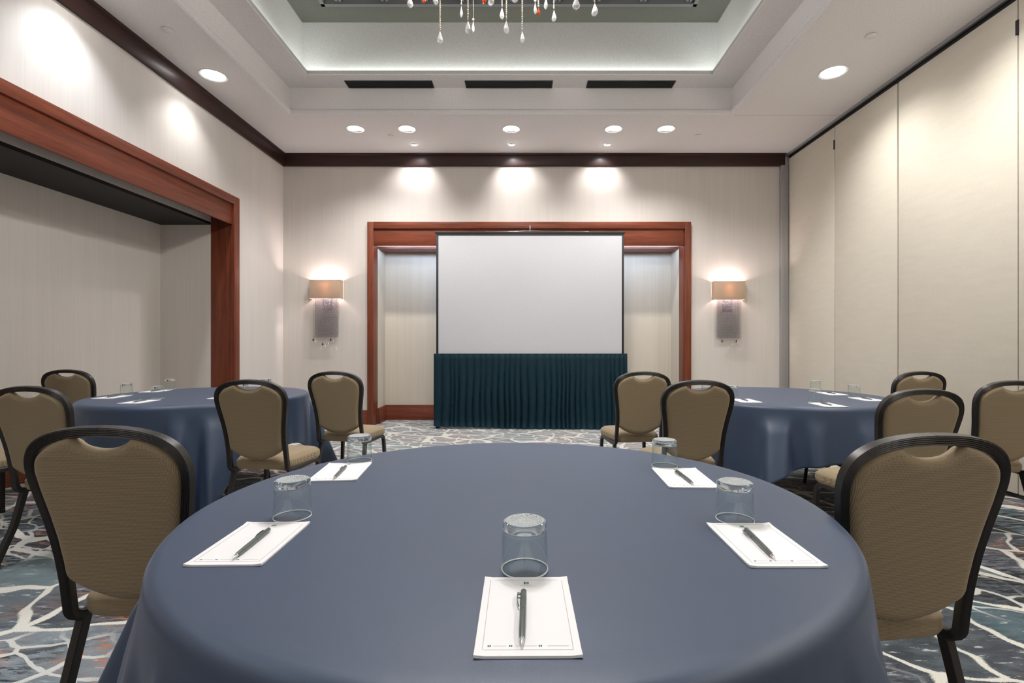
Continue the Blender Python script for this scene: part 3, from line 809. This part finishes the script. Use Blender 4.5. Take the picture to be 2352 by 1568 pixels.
# ------------------------------------------------------------------ chairs
def make_chair():
    e = empty('banquet_chair'); 
    tilt = lambda z: -.100*((max(z, .40)-.40)/.545)**1.15
    # outline of the back frame (half, centre line), then rail forward, then down the front leg
    half = [(0, .9315), (.06, .9290), (.115, .9215), (.160, .9080), (.195, .8860), (.2135, .8560), (.2190, .8200), (.2130, .7700), (.2000, .7000), (.1900, .6300), (.1855, .5600), (.1850, .5000), (.1865, .4500)]
    up = [(a, tilt(z), z) for a, z in half]
    arc = []
    for k in range(1, 7):
        t = k/6*PI/2; arc.append((.1875, .045*(1-math.cos(t)) + tilt(.42), .4185-.040*math.sin(t)))
    path = catmull(up, 5) + [Vector(p) for p in arc] + [Vector((.190, y, .3785)) for y in (.10, .18, .26, .315)]
    w, d = .0135, .0135                       # half width / half depth of the ribbed section
    prof = [(-w, -d+.004), (-w+.004, -d), (w-.004, -d), (w, -d+.004), (w, d-.006)]
    k = 9
    for i in range(k+1):
        x = w-.0045 - (2*w-.006)*i/k
        prof.append((x, d - (.0 if i % 2 == 0 else .0022)))
    prof.append((-w, d-.0015))
    b = MB()
    right = path; left = [Vector((-p.x, p.y, p.z)) for p in path]
    b.sweep(right, prof, (0, -1, -.19), 0)
    b.sweep(left, [(-n_, b_) for n_, b_ in prof][::-1], (0, -1, -.19), 0)
    b.box(-.18, .18, .06, .09, .380, .396, 0, .003); b.box(-.18, .18, .27, .30, .380, .396, 0, .003)
    b.build('back_frame', M['metal'], e, 30)
    sq = [(-.013, -.011), (-.011, -.013), (.011, -.013), (.013, -.011), (.013, .011), (.011, .013), (-.011, .013), (-.013, .011)]
    for s in (-1, 1):
        pts = [Vector((s*.190, .300, .3785))]
        for k in range(0, 7):
            t = k/6*PI/2*.95; pts.append(Vector((s*(.190+.002*k/6), .325+.055*math.sin(t), .3235+.055*math.cos(t))))
        pts += [Vector((s*.200, .386, .16)), Vector((s*.208, .392, 0))]
        b = MB(); b.sweep(pts, sq, (1, 0, 0), 0); b.build('leg', M['metal'], e)
        b = MB(); b.sweep([Vector((s*.188, .040, .372)), Vector((s*.200, .000, .20)), Vector((s*.216, -.085, 0))], [(x*1.15, y) for x, y in sq], (1, 0, 0), 0); b.build('leg', M['metal'], e)
    for lg in [c for c in e.children if c.name.startswith('leg')]:
        zs = min(v.co.z for v in lg.data.vertices); fv = [v.co for v in lg.data.vertices if v.co.z < zs+.004]
        cx = sum(v.x for v in fv)/len(fv); cy = sum(v.y for v in fv)/len(fv)
        b = MB(); b.lathe([(0, 0), (.017, 0), (.019, .003), (.018, .022), (.012, .026), (0, .026)], 14, 0, Matrix.Translation((cx, cy, max(0, zs)))); b.build('foot_glide', M['black'], lg)
    # seat: crowned cushion with rounded corners and a welt
    b = MB(); nx, ny = 22, 22; zb, zt = .386, .457
    def seat_pt(u, v, z_off):
        u2, v2 = u, v
        # superellipse-ish corner rounding
        hw = .180 + .035*((v+1)/2)**.8
        x = hw*u*math.sqrt(max(0, 1-.16*v**8)); y = .205 + .195*v*math.sqrt(max(0, 1-.16*u**8))
        return x, y
    top = []; vs = []; fs = []
    for j in range(ny+1):
        for i in range(nx+1):
            u = -1+2*i/nx; v = -1+2*j/ny
            x, y = seat_pt(u, v, 0)
            crown = (1-abs(u)**4)*(1-abs(v)**4)
            vs.append((x*.985, y if abs(v) < 1 else y, zt-.018*(1-min(1, crown*3)**.5)+.012*crown))
    o = len(vs)
    ringi = [i for i in range(nx+1)] + [j*(nx+1)+nx for j in range(1, ny+1)] + [ny*(nx+1)+i for i in range(nx-1, -1, -1)] + [j*(nx+1) for j in range(ny-1, 0, -1)]
    for j in range(ny):
        for i in range(nx):
            k = j*(nx+1)+i; fs.append([k, k+1, k+nx+2, k+nx+1])
    def lower(scale, z):
        base = len(vs)
        for k in ringi:
            x, y, _ = vs[k]; vs.append((x*scale/.985,   .205+(y-.205)*scale, z))
        return list(range(base, base+len(ringi)))
    prev = ringi
    for scl, z in ((1.012, zt-.026), (1.004, zt-.034), (1.012, zt-.042), (1.0, zb+.012), (.97, zb)):
        cur = lower(scl, z)
        m = len(cur)
        for k in range(m): fs.append([prev[k], prev[(k+1) % m], cur[(k+1) % m], cur[k]])
        prev = cur
    fs.append(prev[::-1])
    b.add(vs, fs); b.build('seat', M['fabric'], e, 50)
    # backrest pad: scooped top for the hand hold, curved bottom
    b = MB(); nx, ny = 56, 40
    def wz(z):
        pts = [(.45, .173), (.50, .1725), (.56, .173), (.63, .1775), (.70, .1875), (.77, .2005), (.82, .2065), (.856, .201), (.90, .195)]
        for (z0, w0), (z1, w1) in zip(pts, pts[1:]):
            if z <= z1: t = max(0, (z-z0)/(z1-z0)); return w0+(w1-w0)*t
        return pts[-1][1]
    def ztop(s):
        a = abs(s); base = .834 + .085*(1-a**2.6)**.62
        base -= .0
        n_ = max(0, 1-(a/.44)**2)
        return base + .006 - .041*n_**.7
    def zbot(s): return .452 + .064*abs(s)**2.1
    grids = []
    vs = []; fs = []
    for side in (1, -1):
        for j in range(ny+1):
            for i in range(nx+1):
                s = -1+2*i/nx; t = j/ny
                z = zbot(s) + (ztop(s)-zbot(s))*t
                x = s*wz(z)
                e1 = min(1, (1-abs(s))/.16); e2 = min(1, min(t, 1-t)/.07)
                puff = math.sqrt(max(0, 1-(1-e1)**2))*math.sqrt(max(0, 1-(1-e2)**2))
                th = (.006+.016*puff) if side > 0 else (.006+.022*puff)
                vs.append((x, tilt(z) + (-th if side > 0 else th), z))
    per = (nx+1)*(ny+1)
    for s_ in (0, 1):
        for j in range(ny):
            for i in range(nx):
                k = s_*per+j*(nx+1)+i; q = [k, k+1, k+nx+2, k+nx+1]
                fs.append(q if s_ == 0 else q[::-1])
    ringb = [i for i in range(nx+1)] + [j*(nx+1)+nx for j in range(1, ny+1)] + [ny*(nx+1)+i for i in range(nx-1, -1, -1)] + [j*(nx+1) for j in range(ny-1, 0, -1)]
    m = len(ringb)
    for k in range(m): fs.append([ringb[k], ringb[(k+1) % m], per+ringb[(k+1) % m], per+ringb[k]])
    b.add(vs, fs); b.build('backrest', M['fabric'], e, 60)
    return e
chairs = [
    (-1.093, 1.400, -3.0, 'brown padded chair left of the front centre table, its back nearest the camera', 'chairs at the front centre table'),
    (.960, 1.290, 7.0, 'brown padded chair right of the front centre table, its back largest in view', 'chairs at the front centre table'),
    (-1.621, 3.059, -4.5, 'brown padded chair between the left and front tables, seat turned to the screen', 'chairs at the left table'),
    (-1.442, 3.933, -8.5, 'brown padded chair in front of the left wooden niche post', 'chairs at the left table'),
    (-2.489, 2.612, -5.9, 'brown padded chair before the left table, half cut by the left picture edge', 'chairs at the left table'),
    (-3.740, 4.190, -3.0, 'brown padded chair behind the left table, only its back top showing', 'chairs at the left table'),
    (-3.41, 3.02, -5, 'padded chair at the far left edge, only a seat corner showing', 'chairs at the left table'),
    (.893, 3.903, 7.5, 'brown padded chair in front of the right end of the teal skirt', 'chairs at the right table'),
    (1.010, 3.020, 7.5, 'brown padded chair at the left side of the right table, overlapping one behind', 'chairs at the right table'),
    (1.876, 2.461, 7.0, 'brown padded chair before the right table, directly behind the largest right chair', 'chairs at the right table'),
    (3.02, 3.920, 7.0, 'brown padded chair behind the right table by the partition, only its top showing', 'chairs at the right table'),
    (2.830, 2.981, 1.0, 'brown padded chair by the partition, cut by the right picture edge', 'chairs at the right table')]
chair0 = make_chair(); chair0.scale = (.97, 1, 1)
for i, (x, y, th, lab, grp) in enumerate(chairs):
    c = chair0 if i == 0 else copy_tree(chair0)
    c.location = (x, y, 0); c.rotation_euler = (0, 0, R_(th)); tag(c, lab, 'chair', grp)

# ------------------------------------------------------------------ place settings
TOP = TZ + .008
def pad_mesh():
    b = MB(); w, l, t = .0695, .107, .0035; nx, ny = 10, 14
    vs = []; fs = []
    lift = lambda x, y: .0016 if abs(y) > .99*l and abs(x) > .99*w else 0.0
    for top in (1, 0):
        for j in range(ny+1):
            for i in range(nx+1):
                x = -w+2*w*i/nx; y = -l+2*l*j/ny
                vs.append((x, y, (t if top else .0002) + (lift(x, y) if top else .5*lift(x, y))))
    per = (nx+1)*(ny+1)
    for s in (0, 1):
        for j in range(ny):
            for i in range(nx):
                k = s*per+j*(nx+1)+i; fs.append([k, k+1, k+nx+2, k+nx+1])
    rg = [i for i in range(nx+1)] + [j*(nx+1)+nx for j in range(1, ny+1)] + [ny*(nx+1)+i for i in range(nx-1, -1, -1)] + [j*(nx+1) for j in range(ny-1, 0, -1)]
    for k in range(len(rg)): fs.append([rg[k], rg[(k+1) % len(rg)], per+rg[(k+1) % len(rg)], per+rg[k]])
    b.add(vs, fs, 0)
    def ink(x0, x1, y0, y1, m): b.box(x0, x1, y0, y1, t-.0002, t+.00025, m)
    g = .0004
    ink(-.0595, -.0595+2*g, -.094, .097, 1); ink(.0595-2*g, .0595, -.094, .097, 1)     # side rules
    ink(-.0595, .0595, -.0945, -.0938, 1); ink(-.052, .052, .0966, .0972, 1)
    for x0, x1 in ((-.046, -.028), (-.016, .012), (.026, .054)): ink(x0, x1, -.0862, -.0856, 1)      # rules at the foot
    for x in (-.0505, -.0225, .0165): ink(x-.0022, x-.0003, -.0876, -.0842, 3); ink(x+.0003, x+.0022, -.0876, -.0842, 3)
    # green emblem: two posts joined by a curved stroke, with a caption line of tiny marks below
    ink(-.0040, -.0012, .0820, .0905, 3); ink(.0008, .0016, .0820, .0905, 3); ink(.0024, .0040, .0820, .0905, 3); ink(-.0012, .0030, .0856, .0868, 3)
    for k in range(7): ink(-.0085+k*.0025, -.0070+k*.0025, .0785, .0795, 2)
    return b
def pen_make():
    e = empty('pen')
    xf = Matrix.Rotation(-PI/2, 4, 'X')          # lathe axis z -> +y
    b = MB(); b.lathe([(0, .0715), (.0035, .0712), (.0046, .069), (.0050, .045), (.0050, .0125), (.0047, .012), (.0047, .0105), (.0050, .010), (.0049, -.03), (.0042, -.052), (.0034, -.058)], 20, 0, xf); b.build('barrel', M['pen'], e, 30)
    b = MB(); b.lathe([(.0034, -.058), (.0026, -.064), (.0014, -.0695), (.0006, -.0715), (0, -.0725)], 16, 0, xf); b.build('tip', M['chrome'], e, 30)
    b = MB(); b.box(-.0095, -.0045, .060, .064, -.0012, .0012, 0, .0004)
    b.sweep([(-.0088, .064, 0), (-.0096, .052, 0), (-.0092, .038, 0), (-.0066, .026, 0)], [(-.0006, -.0018), (.0006, -.0018), (.0006, .0018), (-.0006, .0018)], (0, 0, 1), 0)
    b.build('clip', M['pen'], e, 30)
    return e
def tumbler_mesh():
    b = MB()
    b.lathe([(.0394, .0006), (.0405, .0), (.0416, .0006), (.0413, .0024), (.0399, .0024), (.0394, .0006)], 56, 1)
    b.lathe([(.0412, .0022), (.0408, .020), (.0402, .045), (.0396, .066), (.0392, .0695)], 56, 0)
    b.lathe([(0, .0700), (.020, .0700), (.031, .0695), (.0392, .0695), (.0384, .0715), (.0384, .0735), (.0392, .075), (.0390, .082), (.0375, .0855), (.0340, .0866), (.031, .0862), (.028, .0845), (.014, .0842), (0, .0842)], 56, 3)
    b.lathe([(.0345, .0872), (.033, .0872), (.031, .0868), (.028, .0852), (.014, .0848), (0, .0848)], 56, 2)
    b.lathe([(.0376, .066), (.0384, .040), (.0392, .015), (.0400, .0022)], 56, 0)
    return b
pad0 = pad_mesh().build('notepad', [M['paper'], M['print_grey'], M['print_red'], M['print_green']], None, 30)
tum0 = tumbler_mesh().build('tumbler', [M['glass'], M['glass_rim'], M['glass_base'], M['glass_foot']], None, 40)
bm = bmesh.new(); bm.from_mesh(tum0.data); bmesh.ops.remove_doubles(bm, verts=bm.verts[:], dist=1e-6)
bmesh.ops.recalc_face_normals(bm, faces=bm.faces[:]); bm.to_mesh(tum0.data); bm.free()
pen0 = pen_make()
# (pad x, y, turn, pen x, y, turn, glass x, y, place)
S = [(.004, .742, 0.5, -.002, .721, -1.0, .001, .887, 'at the near edge of the front table'),
     (-.543, 1.004, 1.0, -.534, .983, 2.5, -.535, 1.156, 'at the left side of the front table'),
     (-.567, 1.556, 5.0, -.561, 1.524, 6.0, -.560, 1.703, 'at the far left of the front table'),
     (.4715, .998, 0.0, .462, .984, -4.0, .478, 1.136, 'at the right side of the front table'),
     (.4725, 1.486, -1.5, .470, 1.466, 1.5, .457, 1.631, 'at the far right of the front table'),
     (-3.045, 3.700, 4, -3.045, 3.70, 6, -3.085, 3.885, 'at the outer left of the left table'),
     (-2.620, 3.410, 2, -2.62, 3.41, 4, -2.665, 3.640, 'at the near side of the left table'),
     (-3.065, 4.165, 3, -3.065, 4.165, 4, -3.09, 4.370, 'at the far left of the left table'),
     (-2.205, 3.690, 0, -2.205, 3.69, 0, -2.17, 3.86, 'at the right of the left table, behind a chair'),
     (-2.250, 4.200, 0, -2.25, 4.20, 0, -2.26, 4.39, 'far right on the left table, behind a chair'),
     (1.960, 3.235, -1, 1.955, 3.235, -4, 1.985, 3.415, 'at the near side of the right table'),
     (2.435, 3.555, -2, 2.435, 3.555, -5, 2.460, 3.735, 'at the right side of the right table'),
     (2.425, 3.950, -2, 2.425, 3.95, -4, 2.425, 4.170, 'at the far right of the right table'),
     (1.535, 3.470, -1, 1.53, 3.47, -5, 1.534, 3.690, 'at the left side of the right table'),
     (1.535, 4.020, 0, 1.535, 4.02, 0, 1.529, 4.190, 'far left on the right table, behind a chair')]
for i, (px, py, pr, qx, qy, qr, gx, gy, place) in enumerate(S):
    g = ('front table', 'left table', 'right table')[i//5]
    p = pad0 if i == 0 else pad0.copy()
    q = pen0 if i == 0 else copy_tree(pen0)
    t = tum0 if i == 0 else tum0.copy()
    if i: COL.objects.link(p); COL.objects.link(t)
    p.location = (px, py, TOP); p.rotation_euler = (0, 0, R_(pr)); tag(p, 'white notepad ' + place, 'notepad', 'notepads on the ' + g)
    q.location = (qx, qy, TOP+.0035+.0051); q.rotation_euler = (0, 0, R_(qr)); tag(q, 'dark grey pen on the notepad ' + place, 'pen', 'pens on the ' + g)
    t.location = (gx, gy, TOP); t.rotation_euler = (0, 0, R_(i*17)); tag(t, 'upturned clear tumbler ' + place, 'glass', 'tumblers on the ' + g)

# ------------------------------------------------------------------ world, camera, view
w = bpy.data.worlds.new('World'); sc.world = w; w.use_nodes = True
w.node_tree.nodes['Background'].inputs['Color'].default_value = (0.05, 0.05, 0.05, 1)
w.node_tree.nodes['Background'].inputs['Strength'].default_value = 0.0
cam = bpy.data.cameras.new('camera'); co = bpy.data.objects.new('camera', cam); COL.objects.link(co); sc.camera = co
co.location = (0, 0, 1.16); co.rotation_euler = (PI/2, 0, 0)
cam.sensor_fit = 'HORIZONTAL'; cam.sensor_width = 36; cam.lens = 36*1150/2352
cam.shift_x = -(1204-1176)/2352; cam.shift_y = (788-784)/2352
cam.clip_start = .02
sc.view_settings.view_transform = 'Standard'; sc.view_settings.look = 'None'
sc.view_settings.gamma = 1.0; sc.view_settings.use_curve_mapping = False
sc.view_settings.exposure = 1.0
